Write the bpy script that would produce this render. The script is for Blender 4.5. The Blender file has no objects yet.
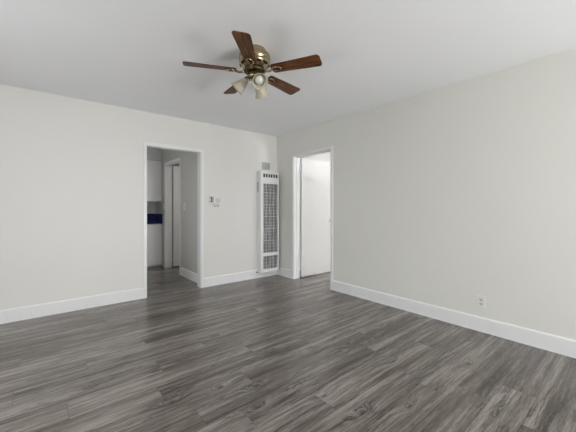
import bpy, bmesh, math, random
from mathutils import Vector, Matrix
random.seed(7)
PI = math.pi
C = bpy.context.scene
COL = C.collection

# ------------------------------------------------------------------ camera
# origin: floor corner between the back wall (y=0) and the right wall (x=0)
F_PX, HZ, YAW = 299.35, 207.72, 50.29
cam_d = bpy.data.cameras.new('camera')
cam = bpy.data.objects.new('camera', cam_d); COL.objects.link(cam)
cam.location = (-3.2438, -4.2133, 1.1807)
cam.rotation_euler = (PI/2, 0, math.radians(YAW-90))
cam_d.sensor_width = 36; cam_d.lens = 36*F_PX/576
cam_d.shift_y = -(216-HZ)/576
cam_d.clip_start = .02
C.camera = cam

# ------------------------------------------------------------------ world / light
w = bpy.data.worlds.new('world'); C.world = w; w.use_nodes = True
bg = w.node_tree.nodes['Background']; bg.inputs[0].default_value = (.86, .93, 1, 1); bg.inputs[1].default_value = .25
C.view_settings.view_transform = 'Standard'; C.view_settings.look = 'None'
C.view_settings.gamma = 1; C.view_settings.use_curve_mapping = False
C.view_settings.exposure = 0.23

def area(name, loc, rot, sx, sy, power, color=(1, 1, 1), spread=180):
    l = bpy.data.lights.new(name, 'AREA'); l.shape = 'RECTANGLE'; l.size = sx; l.size_y = sy
    l.energy = power; l.color = color; l.spread = math.radians(spread)
    o = bpy.data.objects.new(name, l); COL.objects.link(o); o.location = loc; o.rotation_euler = rot
    return o
# daylight through each window (lamp stands just outside the pane)
area('daylight_front_sky', (-1.4, -8.2, 2.0), (PI/2-.4, 0, 0), 2.2, 1.6, 20, (1, .99, .975))
area('daylight_front', (-1.2, -8.3, 0), (PI/2+.3, 0, 0), 1.8, 1.2, 325, (1, .995, .98))
area('daylight_left', (-6.2, -2.9, 0), (PI/2+.6, 0, -PI/2), 2.4, 1.0, 14, (.98, .985, 1))
area('daylight_left_ground', (-7.5, -2.9, -1.4), (PI/2+.6, 0, -PI/2), 2.4, 2.0, 130, (.98, .985, 1))
area('daylight_left_sky', (-7.0, -3.1, 2.6), (PI/2-.5, 0, -PI/2), 3.0, 1.6, 150, (.97, .985, 1))
area('daylight_side_room', (1.6, -3.9, 1.9), (PI/2-.4, 0, 0), 1.8, 1.3, 18, (1, .99, .98))
area('daylight_side_ground', (1.7, -4.0, .1), (PI/2+.6, 0, 0), 1.6, 1.2, 680, (1, .99, .98))
area('bathroom_fill', (-.55, .75, 2.35), (0, 0, 0), .25, .25, 5, (1, .97, .93))  # added unseen fill light, brightens the open bathroom door
area('daylight_kitchen', (-3.25, .8, 1.1), (PI/2+.1, 0, -PI/2), .9, 1.0, 10, (1, .98, .95))

# ------------------------------------------------------------------ mesh helpers
def new_bm(): return bmesh.new()
def box(bm, x0, y0, z0, x1, y1, z1, mat=0):
    vs = [bm.verts.new(p) for p in ((x0,y0,z0),(x1,y0,z0),(x1,y1,z0),(x0,y1,z0),(x0,y0,z1),(x1,y0,z1),(x1,y1,z1),(x0,y1,z1))]
    for f in ((0,3,2,1),(4,5,6,7),(0,1,5,4),(1,2,6,5),(2,3,7,6),(3,0,4,7)):
        fc = bm.faces.new([vs[i] for i in f]); fc.material_index = mat
    return vs
def lathe(bm, prof, seg=40, mtx=None, cap=False):
    rings = []
    for r, z in prof:
        ring = []
        for i in range(seg):
            a = 2*PI*i/seg
            v = Vector((r*math.cos(a), r*math.sin(a), z))
            if mtx: v = mtx @ v
            ring.append(bm.verts.new(v))
        rings.append(ring)
    for a, b in zip(rings, rings[1:]):
        for i in range(seg):
            f = bm.faces.new((a[i], a[(i+1)%seg], b[(i+1)%seg], b[i])); f.smooth = True
    if cap:
        bm.faces.new(rings[0]); bm.faces.new(rings[-1])
def tube(bm, pts, rad, seg=10):
    pts = [Vector(p) for p in pts]
    rings = []
    up = Vector((0, 0, 1))
    for i, p in enumerate(pts):
        d = (pts[min(i+1, len(pts)-1)]-pts[max(i-1, 0)]).normalized()
        n = d.cross(up)
        if n.length < 1e-3: n = d.cross(Vector((1, 0, 0)))
        n.normalize(); b = d.cross(n).normalized()
        r = rad[i] if isinstance(rad, (list, tuple)) else rad
        rings.append([bm.verts.new(p + n*r*math.cos(2*PI*k/seg) + b*r*math.sin(2*PI*k/seg)) for k in range(seg)])
    for a, b in zip(rings, rings[1:]):
        for i in range(seg):
            f = bm.faces.new((a[i], a[(i+1)%seg], b[(i+1)%seg], b[i])); f.smooth = True
    bm.faces.new(rings[0]); bm.faces.new(rings[-1])
def prism(bm, outline, z0, z1, mtx=None):
    a = []; b = []
    for x, y in outline:
        p, q = Vector((x, y, z0)), Vector((x, y, z1))
        if mtx: p, q = mtx @ p, mtx @ q
        a.append(bm.verts.new(p)); b.append(bm.verts.new(q))
    bm.faces.new(a); bm.faces.new(b)
    n = len(a)
    for i in range(n): bm.faces.new((a[i], a[(i+1)%n], b[(i+1)%n], b[i]))
def bev(bm, w=.002, seg=2):
    es = [e for e in bm.edges if len(e.link_faces) == 2 and e.calc_face_angle(0) > .6]
    bmesh.ops.bevel(bm, geom=es, offset=w, segments=seg, affect='EDGES', profile=.5)
def obj(name, bm, mats, parent=None, loc=None, label=None):
    bmesh.ops.recalc_face_normals(bm, faces=bm.faces[:])
    me = bpy.data.meshes.new(name); bm.to_mesh(me); bm.free()
    for m in (mats if isinstance(mats, (list, tuple)) else [mats]): me.materials.append(m)
    o = bpy.data.objects.new(name, me); COL.objects.link(o)
    if parent: o.parent = parent
    if loc is not None: o.location = loc
    if label: o['label'] = label
    return o
def struct(name, bm, mats, parent=None, label=None):
    o = obj(name, bm, mats, parent)
    if parent is None: o['kind'] = 'structure'
    if label: o['label'] = label
    return o
def thing(name, label, cat, loc=(0, 0, 0), rz=0, group=None):
    o = bpy.data.objects.new(name, None); COL.objects.link(o)
    o.empty_display_size = .05
    o.location = loc; o.rotation_euler = (0, 0, rz); o['label'] = label; o['category'] = cat
    if group: o['group'] = group
    return o

# ------------------------------------------------------------------ materials
def mat(name, color, rough=.5, metal=0, spec=.5):
    m = bpy.data.materials.new(name); m.use_nodes = True
    b = m.node_tree.nodes['Principled BSDF']
    b.inputs['Base Color'].default_value = (*color, 1)
    b.inputs['Roughness'].default_value = rough; b.inputs['Metallic'].default_value = metal
    b.inputs['Specular IOR Level'].default_value = spec
    return m, m.node_tree, b
def N(nt, t, **kw):
    n = nt.nodes.new(t)
    for k, v in kw.items(): setattr(n, k, v)
    return n
def math_n(nt, op, a, b=None, c=None, clamp=False):
    n = nt.nodes.new('ShaderNodeMath'); n.operation = op; n.use_clamp = clamp
    for i, v in enumerate((a, b, c)):
        if v is None: continue
        if isinstance(v, (int, float)): n.inputs[i].default_value = v
        else: nt.links.new(v, n.inputs[i])
    return n.outputs[0]
def noise(nt, vec, scale, detail=4, rough=.5, dist=0):
    n = nt.nodes.new('ShaderNodeTexNoise'); n.inputs['Scale'].default_value = scale
    n.inputs['Detail'].default_value = detail; n.inputs['Roughness'].default_value = rough
    n.inputs['Distortion'].default_value = dist
    nt.links.new(vec, n.inputs['Vector']); return n.outputs['Fac']
def mix(nt, fac, a, b, bt='MIX'):
    n = nt.nodes.new('ShaderNodeMix'); n.data_type = 'RGBA'; n.blend_type = bt
    for i, v in ((0, fac), (6, a), (7, b)):
        if isinstance(v, (int, float)): n.inputs[i].default_value = v
        elif isinstance(v, tuple): n.inputs[i].default_value = (*v, 1)
        else: nt.links.new(v, n.inputs[i])
    return n.outputs[2]
def ramp(nt, fac, stops):
    n = nt.nodes.new('ShaderNodeValToRGB'); e = n.color_ramp.elements
    while len(e) < len(stops): e.new(.5)
    for i, (p, c) in enumerate(stops): e[i].position = p; e[i].color = (*c, 1)
    nt.links.new(fac, n.inputs[0]); return n.outputs[0]
def bump(nt, b, h, strength=.3, dist=.002):
    n = nt.nodes.new('ShaderNodeBump'); n.inputs['Strength'].default_value = strength
    n.inputs['Distance'].default_value = dist
    nt.links.new(h, n.inputs['Height']); nt.links.new(n.outputs[0], b.inputs['Normal'])

def painted(name, color, rough, bstr=.25, bscale=90, var=.02):
    m, nt, b = mat(name, color, rough)
    g = N(nt, 'ShaderNodeNewGeometry')
    n1 = noise(nt, g.outputs['Position'], bscale, 4, .6)
    n2 = noise(nt, g.outputs['Position'], 1.3, 2)
    c = mix(nt, n2, tuple(x*(1-var) for x in color), tuple(min(1, x*(1+var)) for x in color))
    nt.links.new(c, b.inputs['Base Color'])
    bump(nt, b, n1, bstr, .004)
    return m
M = {}
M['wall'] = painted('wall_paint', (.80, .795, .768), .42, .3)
M['wall_r'] = painted('wall_paint_light_tint', (.80, .80, .752), .42, .3)  # same paint as the other walls, its greener light mixed into the colour
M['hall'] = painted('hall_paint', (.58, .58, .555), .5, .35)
M['ceil'] = painted('ceiling_paint', (.925, .935, .955), .6, .25, 70)
M['trim'] = painted('trim_paint', (.86, .865, .87), .3, .03, 30, .005)
M['door'] = painted('door_paint', (.86, .855, .845), .35, .03, 30, .01)
M['white_metal'] = painted('white_enamel', (.82, .82, .82), .3, .02, 30, .01)
M['cab'] = painted('cabinet_paint', (.80, .80, .80), .4, .04, 30, .01)
M['dark'] = mat('dark_void', (.02, .02, .022), .7)[0]
M['outlet'] = mat('outlet_plastic', (.82, .82, .80), .35)[0]
M['slot'] = mat('outlet_slot', (.02, .02, .02), .7)[0]
M['shadow_grey'] = mat('receptacle_grey', (.64, .64, .63), .4)[0]
M['grey_plastic'] = mat('grey_plastic', (.16, .16, .17), .4)[0]
M['steel'] = mat('hinge_steel', (.62, .62, .62), .35, 1)[0]
M['vent_grey'] = mat('vent_grey', (.42, .42, .42), .5)[0]

# navy tile
m, nt, b = mat('navy_tile', (.01, .018, .11), .15)
g = N(nt, 'ShaderNodeNewGeometry')
br = N(nt, 'ShaderNodeTexBrick', offset=0, squash=1)
br.inputs['Color1'].default_value = (.009, .014, .10, 1); br.inputs['Color2'].default_value = (.012, .022, .15, 1)
br.inputs['Mortar'].default_value = (.01, .012, .05, 1)
br.inputs['Scale'].default_value = 1; br.inputs['Brick Width'].default_value = .108; br.inputs['Row Height'].default_value = .108
br.inputs['Mortar Size'].default_value = .003
nt.links.new(g.outputs['Position'], br.inputs['Vector']); nt.links.new(br.outputs[0], b.inputs['Base Color'])
M['navy'] = m

# antique brass
m, nt, b = mat('antique_brass', (.40, .32, .2), .2, 1)
g = N(nt, 'ShaderNodeTexCoord')
mp = N(nt, 'ShaderNodeMapping'); mp.inputs['Scale'].default_value = (3, 3, 160); nt.links.new(g.outputs['Object'], mp.inputs[0])
n1 = noise(nt, mp.outputs[0], 3, 3)
nt.links.new(mix(nt, n1, (.30, .235, .145), (.50, .41, .27)), b.inputs['Base Color'])
M['brass'] = m
M['dark_brass'] = mat('darkened_brass', (.10, .075, .045), .35, 1)[0]

# fan blade wood (walnut), grain runs along the blade's own length (UV u)
m, nt, b = mat('walnut_blade', (.1, .05, .03), .45, 0, .22)
uv = N(nt, 'ShaderNodeUVMap')
mp = N(nt, 'ShaderNodeMapping'); mp.inputs['Scale'].default_value = (3, 45, 1); nt.links.new(uv.outputs[0], mp.inputs[0])
n1 = noise(nt, mp.outputs[0], 1.6, 6, .6, .6)
n2 = noise(nt, uv.outputs[0], 9, 2)
c = ramp(nt, n1, [(.36, (.030, .010, .003)), (.5, (.125, .046, .014)), (.62, (.24, .095, .032))])
c = mix(nt, math_n(nt, 'MULTIPLY', n2, .5), c, (.06, .022, .008))
nt.links.new(c, b.inputs['Base Color']); M['walnut'] = m

# alabaster glass
m, nt, b = mat('frosted_glass', (.6, .56, .45), .35)
b.inputs['Transmission Weight'].default_value = .15
b.inputs['Subsurface Weight'].default_value = .2
b.inputs['Subsurface Radius'].default_value = (.02, .02, .015)
g = N(nt, 'ShaderNodeTexCoord'); n1 = noise(nt, g.outputs['Object'], 25, 3)
nt.links.new(mix(nt, n1, (.50, .465, .355), (.62, .585, .47)), b.inputs['Base Color'])
M['shade'] = m
M['bulb'] = mat('bulb_glass', (.66, .64, .60), .25)[0]

# window glass: transparent pane with a faint mirror
m = bpy.data.materials.new('window_glass'); m.use_nodes = True; nt = m.node_tree; nt.nodes.clear()
o_ = N(nt, 'ShaderNodeOutputMaterial'); t_ = N(nt, 'ShaderNodeBsdfTransparent'); gl = N(nt, 'ShaderNodeBsdfGlossy')
gl.inputs['Roughness'].default_value = .02; mx = N(nt, 'ShaderNodeMixShader'); mx.inputs[0].default_value = .06
nt.links.new(t_.outputs[0], mx.inputs[1]); nt.links.new(gl.outputs[0], mx.inputs[2]); nt.links.new(mx.outputs[0], o_.inputs[0])
M['glass'] = m

# heater mesh: perforated screen (dark holes between bright wires) is real geometry, backing is metal with gleam and dark streaks painted in
m, nt, b = mat('heater_inner_gleam', (.30, .30, .32), .35, .6)
g = N(nt, 'ShaderNodeNewGeometry')
mp = N(nt, 'ShaderNodeMapping'); mp.inputs['Scale'].default_value = (24, 1, 3); nt.links.new(g.outputs['Position'], mp.inputs[0])
n1 = noise(nt, mp.outputs[0], 1.5, 3, .6)
nt.links.new(ramp(nt, n1, [(.46, (.006, .006, .008)), (.62, (.32, .32, .36))]), b.inputs['Base Color'])
M['inner'] = m

# ---- vinyl plank floor
PW = .18
KNOTS = [(-1.816, -3.164), (-1.552, -3.306), (-1.147, -2.962), (-1.869, -2.914), (-1.181, -2.552), (-2.13, -2.56),
         (-2.62, -2.36), (-2.33, -2.42), (-2.0, -1.68), (-.75, -3.35), (-1.35, -2.2), (-.6, -2.5), (-2.25, -2.74)]
m, nt, b = mat('grey_oak_vinyl', (.14, .13, .125), .33)
g = N(nt, 'ShaderNodeNewGeometry'); P = g.outputs['Position']
at = N(nt, 'ShaderNodeAttribute', attribute_name='plank')
sx = N(nt, 'ShaderNodeSeparateXYZ'); nt.links.new(P, sx.inputs[0])
sc = N(nt, 'ShaderNodeSeparateColor'); nt.links.new(at.outputs['Color'], sc.inputs[0])
rt, rg, rb = sc.outputs
X, Y = sx.outputs[0], sx.outputs[1]
# knots push the grain aside
kd = None
for kx, ky in KNOTS:
    dx = math_n(nt, 'MULTIPLY', math_n(nt, 'SUBTRACT', X, kx), .38); dy = math_n(nt, 'SUBTRACT', Y, ky)
    d = math_n(nt, 'ADD', math_n(nt, 'MULTIPLY', dx, dx), math_n(nt, 'MULTIPLY', dy, dy))
    kd = d if kd is None else math_n(nt, 'MINIMUM', kd, d)
kn = math_n(nt, 'POWER', 2.718, math_n(nt, 'MULTIPLY', kd, -900.))       # soft bump, ~3 cm
def vec(ax, ay, off):
    c3 = N(nt, 'ShaderNodeCombineXYZ')
    nt.links.new(math_n(nt, 'ADD', math_n(nt, 'MULTIPLY', X, ax), math_n(nt, 'MULTIPLY', rg, 37.)), c3.inputs[0])
    nt.links.new(math_n(nt, 'ADD', math_n(nt, 'MULTIPLY', Y, ay), math_n(nt, 'MULTIPLY', kn, off)), c3.inputs[1])
    nt.links.new(math_n(nt, 'MULTIPLY', rb, 23.), c3.inputs[2])
    return c3.outputs[0]
broad = noise(nt, vec(.8, 11, .5), 1.0, 4, .6, .3)
grain = noise(nt, vec(1.3, 32, 1.2), 1.0, 8, .75, .25)
fine = noise(nt, vec(12, 190, 1.2), 1.0, 4, .7, .2)
crack = noise(nt, vec(1.1, 15, 1.0), 1.0, 6, .68, .7)
v = math_n(nt, 'ADD', math_n(nt, 'MULTIPLY', broad, .36), math_n(nt, 'MULTIPLY', grain, .46))
v = math_n(nt, 'ADD', v, math_n(nt, 'MULTIPLY', fine, .26))
v = math_n(nt, 'ADD', v, math_n(nt, 'MULTIPLY', math_n(nt, 'SUBTRACT', rt, .5), .045))
base = ramp(nt, v, [(.39, (.030, .0235, .018)), (.46, (.090, .075, .062)), (.53, (.168, .146, .127)), (.63, (.33, .297, .268))])
# thin dark cracks along ridges of the noise, only in patches
rid = math_n(nt, 'ABSOLUTE', math_n(nt, 'SUBTRACT', crack, .5))
line = math_n(nt, 'SUBTRACT', 1., math_n(nt, 'MULTIPLY', rid, 30.), clamp=True)
patch = noise(nt, vec(1.3, 6, 0), 1.0, 1)
patch = math_n(nt, 'MULTIPLY', math_n(nt, 'SUBTRACT', patch, .42), 6., clamp=True)
patch = math_n(nt, 'MAXIMUM', patch, math_n(nt, 'MULTIPLY', kn, 1.6, clamp=True))
base = mix(nt, math_n(nt, 'MULTIPLY', math_n(nt, 'MULTIPLY', line, patch), .9), base, (.03, .025, .022))
kn2 = math_n(nt, 'POWER', 2.718, math_n(nt, 'MULTIPLY', kd, -14000.))
base = mix(nt, math_n(nt, 'MULTIPLY', kn2, .85), base, (.022, .018, .016))
# seams from the plank's own uv (metres to the nearest edge)
uv = N(nt, 'ShaderNodeUVMap'); su = N(nt, 'ShaderNodeSeparateXYZ'); nt.links.new(uv.outputs[0], su.inputs[0])
ev = math_n(nt, 'SUBTRACT', PW/2, math_n(nt, 'ABSOLUTE', su.outputs[1]))
LEN = 1.22
eu = math_n(nt, 'SUBTRACT', LEN/2, math_n(nt, 'ABSOLUTE', su.outputs[0]))
ed = math_n(nt, 'MINIMUM', ev, eu)
seam = math_n(nt, 'SUBTRACT', 1., math_n(nt, 'MULTIPLY', ed, 500.), clamp=True)
base = mix(nt, math_n(nt, 'MULTIPLY', seam, .75), base, (.025, .022, .02))
nt.links.new(base, b.inputs['Base Color'])
nt.links.new(math_n(nt, 'ADD', .15, math_n(nt, 'MULTIPLY', grain, .16)), b.inputs['Roughness'])
hgt = math_n(nt, 'SUBTRACT', math_n(nt, 'MULTIPLY', grain, .35), seam)
bump(nt, b, hgt, .12, .0015)
M['floor'] = m

# ------------------------------------------------------------------ room shell
H = 2.44
XL, XR, YF, YK = -5.3, 3.6, -7.6, 2.5      # left wall, far side-room wall, front wall, kitchen back wall
T = .115
# floor of real planks
bm = new_bm(); uvl = bm.loops.layers.uv.new('UVMap'); cl = bm.loops.layers.float_color.new('plank')
joint = {}
def row(y): return math.floor((y+3.05)/PW+1e-6)
for y, jx in ((-2.96, -1.91), (-2.42, -2.13), (-2.24, -2.65), (-2.6, -2.543), (-1.62, -2.15), (-1.88, -2.556), (-3.14, -2.45), (-2.78, -1.12)):
    joint[row(y)] = jx
r0, r1 = row(YF-.12), row(YK+.12)
xa, xb = XL-.12, XR+.12
for r in range(r0, r1+1):
    y0 = -3.05+r*PW; y1 = y0+PW
    jx = joint.get(r, random.uniform(0, LEN))
    k0 = math.floor((xa-jx)/LEN)
    x = jx+k0*LEN
    while x < xb:
        c0, c1 = max(x, xa), min(x+LEN, xb)
        vs = [bm.verts.new(p) for p in ((c0, y0, 0), (c1, y0, 0), (c1, y1, 0), (c0, y1, 0))]
        f = bm.faces.new(vs); col = (random.random(), random.random(), random.random(), 1)
        for l in f.loops:
            l[uvl].uv = (l.vert.co.x-(x+LEN/2), l.vert.co.y-(y0+PW/2)); l[cl] = col
        x += LEN
bmesh.ops.remove_doubles(bm, verts=bm.verts[:], dist=1e-5)
y_lo, y_hi = -3.05+r0*PW, -3.05+(r1+1)*PW
box(bm, xa, y_lo, -.06, xb, y_hi, -.004)
struct('floor', bm, M['floor'], label='grey wood-look plank floor')

bm = new_bm(); box(bm, xa, YF-.12, H, xb, YK+.12, H+.08); struct('ceiling', bm, M['ceil'])

# doorway openings
D1 = (-2.167, -1.405, 2.008)        # back wall x0,x1,top
D2 = (-1.285, -.46, 2.03)           # right wall y0,y1,top
D3 = (1.07, 1.86, 2.03)             # hall wall y0,y1,top

bm = new_bm()
box(bm, XL-T, 0, 0, D1[0], T, H); box(bm, D1[1], 0, 0, 0, T, H); box(bm, D1[0], 0, D1[2], D1[1], T, H)
struct('wall_back', bm, M['wall'])
bm = new_bm()
box(bm, 0, YF-T, 0, T, D2[0], H); box(bm, 0, D2[1], 0, T, T, H); box(bm, 0, D2[0], D2[2], T, D2[1], H)
struct('wall_right', bm, M['wall_r'])
# left and front walls with window openings
WL = (-4.6, -1.6, .1, 2.2); WF = (-4.8, -.4, .1, 2.2)
bm = new_bm()
box(bm, XL-T, YF-T, 0, XL, WL[0], H); box(bm, XL-T, WL[1], 0, XL, 0, H)
box(bm, XL-T, WL[0], 0, XL, WL[1], WL[2]); box(bm, XL-T, WL[0], WL[3], XL, WL[1], H)
struct('wall_left', bm, M['wall'])
bm = new_bm()
box(bm, XL, YF-T, 0, WF[0], YF, H); box(bm, WF[1], YF-T, 0, 0, YF, H)
box(bm, WF[0], YF-T, 0, WF[1], YF, WF[2]); box(bm, WF[0], YF-T, WF[3], WF[1], YF, H)
struct('wall_front', bm, M['wall'])

# kitchen / hall behind the back wall
HX = -1.33
bm = new_bm()
box(bm, HX, T, 0, HX+T, D3[0], H); box(bm, HX, D3[1], 0, HX+T, YK, H); box(bm, HX, D3[0], D3[2], HX+T, D3[1], H)
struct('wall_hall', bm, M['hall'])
WK = (.35, 1.25, .75, 2.05)
bm = new_bm()
box(bm, -2.9-T, T, 0, -2.9, WK[0], H); box(bm, -2.9-T, WK[1], 0, -2.9, YK, H)
box(bm, -2.9-T, WK[0], 0, -2.9, WK[1], WK[2]); box(bm, -2.9-T, WK[0], WK[3], -2.9, WK[1], H)
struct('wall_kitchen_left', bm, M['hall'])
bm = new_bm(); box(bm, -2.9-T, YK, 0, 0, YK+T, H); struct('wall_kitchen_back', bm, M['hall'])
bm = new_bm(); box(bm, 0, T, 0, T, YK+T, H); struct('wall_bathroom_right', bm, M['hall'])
# side room beyond the right wall
bm = new_bm(); box(bm, T, 0, 0, XR, T, H); struct('wall_side_room_back', bm, M['wall'])
WS = (.75, 2.35, .8, 2.1)
bm = new_bm()
box(bm, T, -3.3-T, 0, WS[0], -3.3, H); box(bm, WS[1], -3.3-T, 0, XR, -3.3, H)
box(bm, WS[0], -3.3-T, 0, WS[1], -3.3, WS[2]); box(bm, WS[0], -3.3-T, WS[3], WS[1], -3.3, H)
struct('wall_side_room_front', bm, M['wall'])
bm = new_bm(); box(bm, XR, -3.3-T, 0, XR+T, T, H); struct('wall_side_room_right', bm, M['wall'])

# windows (frame + pane), each in its own wall
def window(n, axis, c, a0, a1, z0, z1):
    f = .05
    def bx(bm, u0, z0_, u1, z1_, d0, d1):
        if axis == 'x': box(bm, d0, u0, z0_, d1, u1, z1_)
        else: box(bm, u0, d0, z0_, u1, d1, z1_)
    bm = new_bm()
    g0, g1 = c-.03, c+.03
    bx(bm, a0, z0, a0+f, z1, g0, g1); bx(bm, a1-f, z0, a1, z1, g0, g1)
    bx(bm, a0+f, z0, a1-f, z0+f, g0, g1); bx(bm, a0+f, z1-f, a1-f, z1, g0, g1)
    mid = (a0+a1)/2; bx(bm, mid-.025, z0+f, mid+.025, z1-f, g0, g1)
    wf = struct('window_%d' % n, bm, M['trim'])
    bm = new_bm(); bx(bm, a0+f, z0+f, mid-.025, z1-f, c-.003, c+.003); bx(bm, mid+.025, z0+f, a1-f, z1-f, c-.003, c+.003)
    obj('pane', bm, M['glass'], wf)
window(1, 'x', XL-T/2, WL[0], WL[1], WL[2], WL[3])
window(2, 'y', YF-T/2, WF[0], WF[1], WF[2], WF[3])
window(3, 'y', -3.3-T/2, WS[0], WS[1], WS[2], WS[3])
window(4, 'x', -2.9-T/2, WK[0], WK[1], WK[2], WK[3])

# baseboards: extruded profile with a small eased top edge
def baseboard(name, p0, p1, nrm, h=.138, t=.014):
    p0, p1, nrm = Vector(p0), Vector(p1), Vector(nrm)
    prof = [(0, 0), (t, 0), (t, h-.012), (t-.004, h-.003), (t-.008, h), (0, h)]
    bm = new_bm(); A = []; B = []
    for d, z in prof:
        A.append(bm.verts.new((p0.x+nrm.x*d, p0.y+nrm.y*d, z))); B.append(bm.verts.new((p1.x+nrm.x*d, p1.y+nrm.y*d, z)))
    bm.faces.new(A); bm.faces.new(B)
    for i in range(len(A)): bm.faces.new((A[i], A[(i+1)%6], B[(i+1)%6], B[i]))
    struct(name, bm, M['trim'])
CW = .035
baseboard('baseboard_back_left', (XL+.014, 0), (D1[0]-CW, 0), (0, -1))
baseboard('baseboard_back_right', (D1[1]+CW, 0), (-.014, 0), (0, -1))
baseboard('baseboard_right_near', (0, YF+.014), (0, D2[0]-CW), (-1, 0))
baseboard('baseboard_right_far', (0, D2[1]+CW), (0, 0), (-1, 0))
baseboard('baseboard_hall', (HX, T+.014), (HX, D3[0]-CW), (-1, 0))
baseboard('baseboard_left', (XL, YF), (XL, 0), (1, 0))
baseboard('baseboard_front', (XL+.014, YF), (-.014, YF), (0, 1))
baseboard('baseboard_side_room', (T+.02, 0), (XR, 0), (0, -1))

# door casings and jambs
def casing(n, axis, c, a0, a1, top, side, depth, both=True, stop=True):
    """trim round an opening in the wall plane c; depth = other face; side = outward sign"""
    def bx(bm, u0, z0, u1, z1, d0, d1):
        d0, d1 = min(d0, d1), max(d0, d1)
        if axis == 'x': box(bm, d0, u0, z0, d1, u1, z1)
        else: box(bm, u0, d0, z0, u1, d1, z1)
    bm = new_bm(); e = .013
    faces = [(c, side)] + ([(depth, -side)] if both else [])
    for pl, s in faces:
        bx(bm, a0-CW, 0, a0+.004, top+CW, pl, pl+s*e)
        bx(bm, a1-.004, 0, a1+CW, top+CW, pl, pl+s*e)
        bx(bm, a0+.004, top-.004, a1-.004, top+CW, pl, pl+s*e)
    bx(bm, a0, 0, a0+.012, top, c, depth); bx(bm, a1-.012, 0, a1, top, c, depth)
    bx(bm, a0+.012, top-.012, a1-.012, top, c, depth)
    if stop:
        q0 = c+(depth-c)*.35; q1 = c+(depth-c)*.62
        bx(bm, a0+.012, 0, a0+.022, top-.012, q0, q1); bx(bm, a1-.022, 0, a1-.012, top-.012, q0, q1)
        bx(bm, a0+.022, top-.022, a1-.022, top-.012, q0, q1)
    struct('trim_%d' % n, bm, M['trim'])
casing(1, 'y', 0, D1[0], D1[1], D1[2], -1, T, True, False)
casing(2, 'x', 0, D2[0], D2[1], D2[2], -1, T)
casing(3, 'x', HX, D3[0], D3[1], D3[2], -1, HX+T)

# soffit over the kitchen cabinets
bm = new_bm(); box(bm, -2.9, 2.10, 2.13, HX, YK, H); struct('trim_4', bm, M['hall'])

# ------------------------------------------------------------------ doors
def hinge(bm, x, y, z):
    box(bm, x-.010, y-.0035, z-.045, x+.03, y-.0005, z+.045)
    mt = Matrix.Translation((x-.012, y-.006, z-.047)); lathe(bm, [(0, 0), (.007, 0), (.007, .094), (0, .094)], 10, mt)
# white flush door standing open into the side room (hinged on the far jamb)
DY = D2[1]-.020
bm = new_bm(); box(bm, T+.030, DY-.018, .018, T+.030+.79, DY+.018, 2.012); bev(bm, .002, 1)
d = struct('door_1', bm, M['door'], label='white flush door slab standing open')
for z in (1.82, .425):
    bm = new_bm()
    box(bm, T-.012, DY-.001, z-.045, T+.0295, DY+.003, z+.045)
    lathe(bm, [(0, 0), (.007, 0), (.007, .094), (0, .094)], 10, Matrix.Translation((T+.009, DY-.008, z-.047)))
    obj('hinge', bm, M['trim'], d, label='white painted door hinge')
bm = new_bm()
mt = Matrix.Translation((T+.74, DY-.019, .95)) @ Matrix.Rotation(PI/2, 4, 'X')
lathe(bm, [(0, 0), (.03, 0), (.03, .006), (.011, .01), (.011, .03), (.024, .038), (.027, .05), (.018, .062), (0, .064)], 20, mt)
obj('door_knob', bm, M['steel'], d)
# bathroom door open against the far jamb
bm = new_bm(); box(bm, HX+T+.02, D3[1]-.055, .018, HX+T+.02+.74, D3[1]-.02, 2.01)
for u0, u1 in ((.09, .34), (.41, .66)):
    for z0, z1 in ((.2, .95), (1.1, 1.85)):
        x0 = HX+T+.02
        for (a, b_, c_, d_) in ((u0, z0, u1, z0+.015), (u0, z1-.015, u1, z1), (u0, z0+.015, u0+.015, z1-.015), (u1-.015, z0+.015, u1, z1-.015)):
            box(bm, x0+a, D3[1]-.061, b_, x0+c_, D3[1]-.0545, d_)
struct('door_2', bm, M['door'])

# ------------------------------------------------------------------ kitchen
t = thing('base_cabinet', 'white kitchen base cabinet under the navy countertop, seen through the left doorway', 'cabinet', (-2.1, 2.07, 0))
kx0, kx1 = -2.89+2.1, HX+2.1-.002
bm = new_bm(); box(bm, kx0, .02, .09, kx1, .425, .855); box(bm, kx0, .07, 0, kx1, .425, .09); obj('body', bm, M['cab'], t)
xs = [kx0+(kx1-kx0)*i/3 for i in range(4)]
for i in range(3):
    bm = new_bm(); box(bm, xs[i]+.008, 0, .04, xs[i+1]-.008, .02, .84); bev(bm, .003, 1); dd = obj('door', bm, M['cab'], t)
    bm = new_bm(); px = xs[i]+.05
    tube(bm, [(px, 0, .62), (px, -.025, .63), (px, -.025, .72), (px, 0, .73)], .005, 8); obj('handle', bm, M['steel'], dd)
t = thing('countertop', 'navy blue tiled countertop with splashback on the white kitchen cabinet', 'countertop', (-2.1, 2.05, .857))
bm = new_bm(); box(bm, kx0, 0, 0, kx1, .445, .045); bev(bm, .006, 2); obj('top', bm, M['navy'], t)
bm = new_bm(); box(bm, kx0, .43, .0455, kx1-.014, .445, .20); box(bm, kx1-.013, .005, .0455, kx1, .445, .20); obj('splashback', bm, M['navy'], t)
t = thing('upper_cabinet', 'pale wall-mounted kitchen cabinet hanging above the navy countertop', 'cabinet', (-2.1, 2.10, 1.31))
bm = new_bm(); box(bm, kx0, .02, 0, kx1, .395, .818); obj('body', bm, M['cab'], t)
for i in range(3):
    bm = new_bm(); box(bm, xs[i]+.005, 0, .008, xs[i+1]-.005, .02, .81); bev(bm, .003, 1); dd = obj('door', bm, M['cab'], t)

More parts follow.
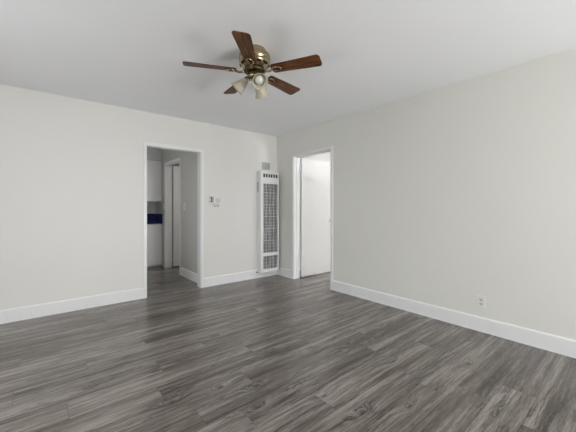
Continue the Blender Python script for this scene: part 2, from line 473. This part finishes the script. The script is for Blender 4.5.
# ------------------------------------------------------------------ plates
def plate(name, label, cat, loc, rz, kind, group=None):
    """face looks along -Y before rotation"""
    t = thing(name, label, cat, loc, rz, group)
    bm = new_bm(); box(bm, -.036, -.006, -.058, .036, 0, .058); bev(bm, .003, 2); obj('cover_plate', bm, M['outlet'], t)
    if kind == 'outlet':
        for s in (1, -1):
            bm = new_bm()
            prism(bm, [(.017*math.cos(a)*1.0, max(-.0135, min(.0135, .017*math.sin(a)))) for a in [2*PI*i/24 for i in range(24)]], 0, .002,
                  Matrix.Translation((0, -.006, s*.0195)) @ Matrix.Rotation(PI/2, 4, 'X'))
            r = obj('receptacle', bm, M['shadow_grey'], t)
            bm = new_bm()
            for dx in (-.0065, .0065): box(bm, dx-.0012, -.0088, s*.0195+.001, dx+.0012, -.008, s*.0195+.007)
            box(bm, -.0025, -.0088, s*.0195-.010, .0025, -.008, s*.0195-.0055)
            obj('slots', bm, M['slot'], r)
        bm = new_bm(); lathe(bm, [(0, 0), (.003, 0), (.003, .0012), (0, .0015)], 12, Matrix.Translation((0, -.006, 0)) @ Matrix.Rotation(PI/2, 4, 'X')); obj('screw', bm, M['steel'], t)
    else:
        bm = new_bm(); box(bm, -.006, -.0075, -.013, .006, -.006, .013); obj('switch_slot', bm, M['slot'] if kind == 'dark' else M['outlet'], t)
        bm = new_bm(); prism(bm, [(-.0045, 0), (.0045, 0), (.0045, .012), (-.0045, .012)], -.004, .012, Matrix.Translation((0, -.0075, -.006)) @ Matrix.Rotation(-1.1, 4, 'X') @ Matrix.Rotation(0, 4, 'Z'))
        obj('toggle', bm, M['outlet'], t)
    return t
plate('wall_outlet', 'white duplex outlet low on the right wall above the baseboard', 'outlet', (0, -3.195, .283), -PI/2, 'outlet')
plate('light_switch', 'small light switch on the grey hall wall beside the inner door casing', 'light switch', (HX, .87, 1.20), -PI/2, 'dark')
plate('wall_outlet', 'outlet on the kitchen back wall between upper cabinet and navy countertop', 'outlet', (-1.62, YK, 1.18), 0, 'outlet')
plate('light_switch', 'pale switch plate on the kitchen side wall next to the cabinets', 'light switch', (HX, 1.965, 1.20), -PI/2, 'light')

# small thermostat with dark edge beside the doorway
t = thing('thermostat', 'small white thermostat with a dark strip, mounted right of the left doorway', 'thermostat', (-1.268, 0, 1.303))
bm = new_bm(); box(bm, -.036, -.012, -.058, .036, 0, .058); bev(bm, .003, 2); obj('base_plate', bm, M['outlet'], t)
bm = new_bm(); box(bm, -.020, -.030, -.040, .022, -.012, .045); bev(bm, .004, 2); bd = obj('housing', bm, M['outlet'], t)
bm = new_bm(); box(bm, .004, -.0325, -.038, .021, -.030, .043); obj('dark_strip', bm, M['slot'], t, label='dark upright strip')  # near-black strip along the right of the housing front
bm = new_bm(); box(bm, -.017, -.032, .020, -.004, -.030, .038); obj('scale', bm, M['grey_plastic'], t)
bm = new_bm(); box(bm, -.018, -.032, -.036, .006, -.030, -.026); obj('lever', bm, M['grey_plastic'], t)
# intercom / chime box: wide pale plate with a rounded double body below
t = thing('wall_control_box', 'pale wide wall control box with rounded lower lobes, right of the dark-striped thermostat', 'wall control', (-1.138, 0, 1.27))
bm = new_bm(); box(bm, -.078, -.014, -.045, .080, 0, .072); bev(bm, .006, 2); obj('body', bm, M['outlet'], t)
bm = new_bm()
for dx in (-.040, .002):
    box(bm, dx, -.0165, -.01, dx+.030, -.014, .058)
obj('rocker', bm, M['shadow_grey'], t)
bm = new_bm()
for cx, rr in ((-.048, .026), (-.006, .026)):
    lathe(bm, [(0, .020), (rr*.6, .020), (rr*.86, .016), (rr, .008), (rr, 0)], 24, Matrix.Translation((cx, 0, -.048)) @ Matrix.Rotation(PI/2, 4, 'X'))
obj('speaker_lobe', bm, M['shadow_grey'], t)

# ------------------------------------------------------------------ wall heater
HXL, HXR, HD, HB, HT = -.434, -.055, .125, .10, 1.79
W2 = (HXR-HXL)/2
t = thing('wall_heater', 'tall white metal wall heater with dark grilles in the corner of the room', 'heater', ((HXL+HXR)/2, 0, HB))
hh = HT-HB
bm = new_bm(); 
box(bm, -W2, -HD+.02, 0, -W2+.015, 0, hh); box(bm, W2-.015, -HD+.02, 0, W2, 0, hh)
box(bm, -W2+.015, -HD+.02, hh-.015, W2-.015, 0, hh); box(bm, -W2+.015, -HD+.02, 0, W2-.015, 0, .015)
box(bm, -W2+.015, -.035, .015, W2-.015, 0, hh-.015); obj('casing', bm, M['white_metal'], t)
F0, F1 = -HD, -HD+.02
ix0, ix1 = -W2+.052, W2-.022
# openings (heights over the base): lower grille, main grille, panel, top slot
zl0, zl1, zm0, zm1, zp1, zt1 = .055, .27, .325, hh-.205, hh-.100, hh-.040
bm = new_bm()
box(bm, -W2, F0, 0, ix0, F1, hh); box(bm, ix1, F0, 0, W2, F1, hh)
box(bm, ix0, F0, 0, ix1, F1, zl0); box(bm, ix0, F0, zl1, ix1, F1, zm0)
box(bm, ix0, F0, zm1, ix1, F1, zp1); box(bm, ix0, F0, zt1, ix1, F1, hh)
obj('front_frame', bm, M['white_metal'], t)
bm = new_bm(); box(bm, ix0-.01, F1+.025, .02, ix1+.01, F1+.03, hh-.02); obj('heat_exchanger', bm, M['inner'], t, label='metal behind the grille with painted gleam and dark streaks')
def grille(name, z0, z1, nv, hstep, lab):
    bm = new_bm()
    wd = ix1-ix0
    for i in range(nv):
        x = ix0+wd*(i+.5)/nv
        r = .0036 if i % 4 == 3 else .0013
        box(bm, x-r, F0+.006, z0, x+r, F0+.010, z1)
    n = max(1, int((z1-z0)/hstep))
    for k in range(1, n):
        z = z0+(z1-z0)*k/n
        r = .003 if k % 4 == 0 else .0014
        box(bm, ix0, F0+.010, z-r, ix1, F0+.013, z+r)
    return obj(name, bm, M['white_metal'], t, label=lab)
grille('main_grille', zm0, zm1, 16, .05, 'tall grille of fine bars')
grille('lower_grille', zl0, zl1, 16, .05, 'short lower grille')
for i in range(1, 6):
    bm = new_bm(); x = ix0+(ix1-ix0)*i/6.; box(bm, x-.008, F0+.004, zp1+.0005, x+.008, F0+.010, zt1-.0005)
    obj('vent_bar', bm, M['white_metal'], t)
bm = new_bm(); box(bm, ix0-.01, F1+.002, zp1-.01, ix1+.01, F1+.006, zt1+.01); obj('vent_backing', bm, M['dark'], t)
bm = new_bm(); box(bm, -W2-.006, -.06, hh-.34, -W2, -.03, hh-.18); obj('side_louver', bm, M['vent_grey'], t)
bm = new_bm(); box(bm, -W2-.012, -.028, -.012, -W2+.03, -.004, .012); obj('gas_fitting', bm, M['grey_plastic'], t)

t = thing('wall_vent', 'small square grey louvered vent on the wall above the heater', 'vent', (-.242, 0, 1.897))
bm = new_bm(); vw, vh = .10, .078
box(bm, -vw, -.010, -vh, -vw+.014, 0, vh); box(bm, vw-.014, -.010, -vh, vw, 0, vh)
box(bm, -vw+.014, -.010, -vh, vw-.014, 0, -vh+.014); box(bm, -vw+.014, -.010, vh-.014, vw-.014, 0, vh); obj('frame', bm, M['white_metal'], t)
bm = new_bm(); box(bm, -vw+.014, -.003, -vh+.014, vw-.014, -.001, vh-.014); obj('backing', bm, M['vent_grey'], t)
bm = new_bm()
for i in range(7):
    z = -vh+.024+i*.018
    prism(bm, [(-vw+.014, 0), (vw-.014, 0), (vw-.014, .012), (-vw+.014, .012)], 0, .0012, Matrix.Translation((0, -.0095, z)) @ Matrix.Rotation(.7, 4, 'X'))
obj('louvers', bm, M['white_metal'], t)

# ------------------------------------------------------------------ ceiling fan
FX, FY = -1.925, -2.21
fan = thing('ceiling_fan', 'brass ceiling fan with five walnut blades and three frosted glass lamp shades', 'ceiling fan', (FX, FY, H))
ZB = -.178            # blade plane below the ceiling
bm = new_bm()
lathe(bm, [(0, 0), (.078, 0), (.086, -.005), (.090, -.014), (.094, -.030), (.112, -.038), (.122, -.052), (.126, -.078), (.124, -.094),
           (.119, -.098), (.119, -.104), (.123, -.108), (.119, -.122), (.104, -.142), (.085, -.155), (.076, -.160), (0, -.160)], 48)
mh = obj('motor_housing', bm, M['brass'], fan)
for i in range(10):
    bm = new_bm(); a = 2*PI*i/10
    mt = Matrix.Rotation(a, 4, 'Z') @ Matrix.Translation((.1105, 0, -.132)) @ Matrix.Rotation(PI/2+.75, 4, 'Y')
    prism(bm, [(.011*math.cos(q), .017*math.sin(q)) for q in [2*PI*k/14 for k in range(14)]], -.004, .0045, mt)
    obj('cooling_hole', bm, M['dark_brass'], mh, label='dark oval vent')
bm = new_bm(); lathe(bm, [(0, -.160), (.082, -.160), (.086, -.168), (.086, -.178), (.078, -.186), (.05, -.188), (0, -.188)], 40); obj('rotor_hub', bm, M['dark_brass'], fan)
bm = new_bm(); lathe(bm, [(0, -.186), (.052, -.188), (.056, -.194), (.056, -.212), (.060, -.217), (.060, -.224), (.050, -.234), (.030, -.240), (.014, -.245), (.009, -.250), (0, -.252)], 36)
sh = obj('switch_housing', bm, M['brass'], fan)
bm = new_bm(); lathe(bm, [(.0555, -.197), (.0585, -.199), (.0585, -.206), (.0555, -.208)], 36); obj('band', bm, M['dark_brass'], sh)
# blade: outline in local XY, length along +X
def blade_outline():
    pts = [(.148, -.036), (.163, -.048), (.30, -.052), (.42, -.0575), (.50, -.061)]
    rr = .028
    cx, cy = .541-rr, -.062+rr
    pts += [(cx+rr*math.cos(a), cy+rr*math.sin(a)) for a in [(-PI/2)+PI/2*k/6 for k in range(1, 7)]]
    pts += [(x, -y) for x, y in pts[::-1]]
    return pts
PITCH = math.radians(12)
first = None
for i in range(5):
    ang = math.radians(155.35)+i*2*PI/5
    if i == 0:
        bm = new_bm(); prism(bm, blade_outline(), -.003, .003)
        uvl = bm.loops.layers.uv.new('UVMap')
        for f in bm.faces:
            for l in f.loops: l[uvl].uv = (l.vert.co.x, l.vert.co.y)
        bl = obj('blade', bm, M['walnut'], fan)
        # bracket: curved arm from hub plus open scroll plate under the blade root
        bm = new_bm()
        tube(bm, [(.075, 0, -.004), (.10, 0, -.012), (.125, 0, -.016), (.142, 0, -.010), (.155, 0, -.007)], [.012, .010, .009, .009, .009], 10)
        for s in (1, -1):
            pp = [(.175, 0, -.007)]
            for k in range(0, 13):
                a = PI - s*PI*k/12*.98
                pp.append((.188+.038*math.cos(a), .024*math.sin(a)*1.0, -.008))
            tube(bm, pp[1:], .0052, 8)
        for (ux, uy) in ((.169, .021), (.169, -.021), (.226, 0)):
            lathe(bm, [(0, -.014), (.006, -.013), (.009, -.010), (.009, -.0032), (0, -.0032)], 12, Matrix.Translation((ux, uy, 0)))
        bk = obj('blade_bracket', bm, M['brass'], bl)
    else:
        bl = first[0].copy(); COL.objects.link(bl); bl.parent = fan
        bk = first[1].copy(); COL.objects.link(bk); bk.parent = bl
    bl.matrix_local = Matrix.Translation((0, 0, ZB)) @ Matrix.Rotation(ang, 4, 'Z') @ Matrix.Rotation(-PITCH, 4, 'X')
    if i == 0: first = (bl, bk)
# lamp shades on curved arms; azimuths measured from the direction to the camera
to_cam = math.atan2(cam.location.y-FY, cam.location.x-FX)
for k, off in enumerate((16, 154, -100)):
    a = to_cam+math.radians(off)
    u = Vector((math.cos(a), math.sin(a), 0))
    tilt = math.radians(42)                      # below the horizontal
    ax = (u*math.cos(tilt)+Vector((0, 0, -1))*math.sin(tilt)).normalized()
    root = u*.036+Vector((0, 0, -.216)); neck = u*.050+Vector((0, 0, -.226))
    bm = new_bm(); tube(bm, [root, u*.044+Vector((0, 0, -.219)), neck], [.010, .009, .010], 10)
    arm = obj('lamp_arm', bm, M['brass'], fan)
    q = ax.to_track_quat('Z', 'Y').to_matrix().to_4x4(); mt = Matrix.Translation(neck) @ q @ Matrix.Scale(1.03, 4)
    bm = new_bm(); lathe(bm, [(0, -.004), (.016, -.004), (.020, .004), (.024, .022), (.026, .026), (.0, .027)], 24, mt); obj('lamp_socket', bm, M['brass'], arm)
    bm = new_bm()
    outer = [(.023, .022), (.026, .030), (.034, .050), (.040, .075), (.046, .100), (.056, .120), (.060, .126)]
    inner = [(.057, .1265), (.052, .118), (.043, .099), (.037, .075), (.031, .050), (.023, .031), (.019, .024)]
    lathe(bm, outer+inner, 36, mt); obj('lamp_shade', bm, M['shade'], arm)
    bm = new_bm(); lathe(bm, [(.012, .026), (.013, .045), (.022, .06), (.033, .078), (.036, .090), (.032, .103), (.017, .115), (0, .119)], 24, mt); obj('bulb', bm, M['bulb'], arm)
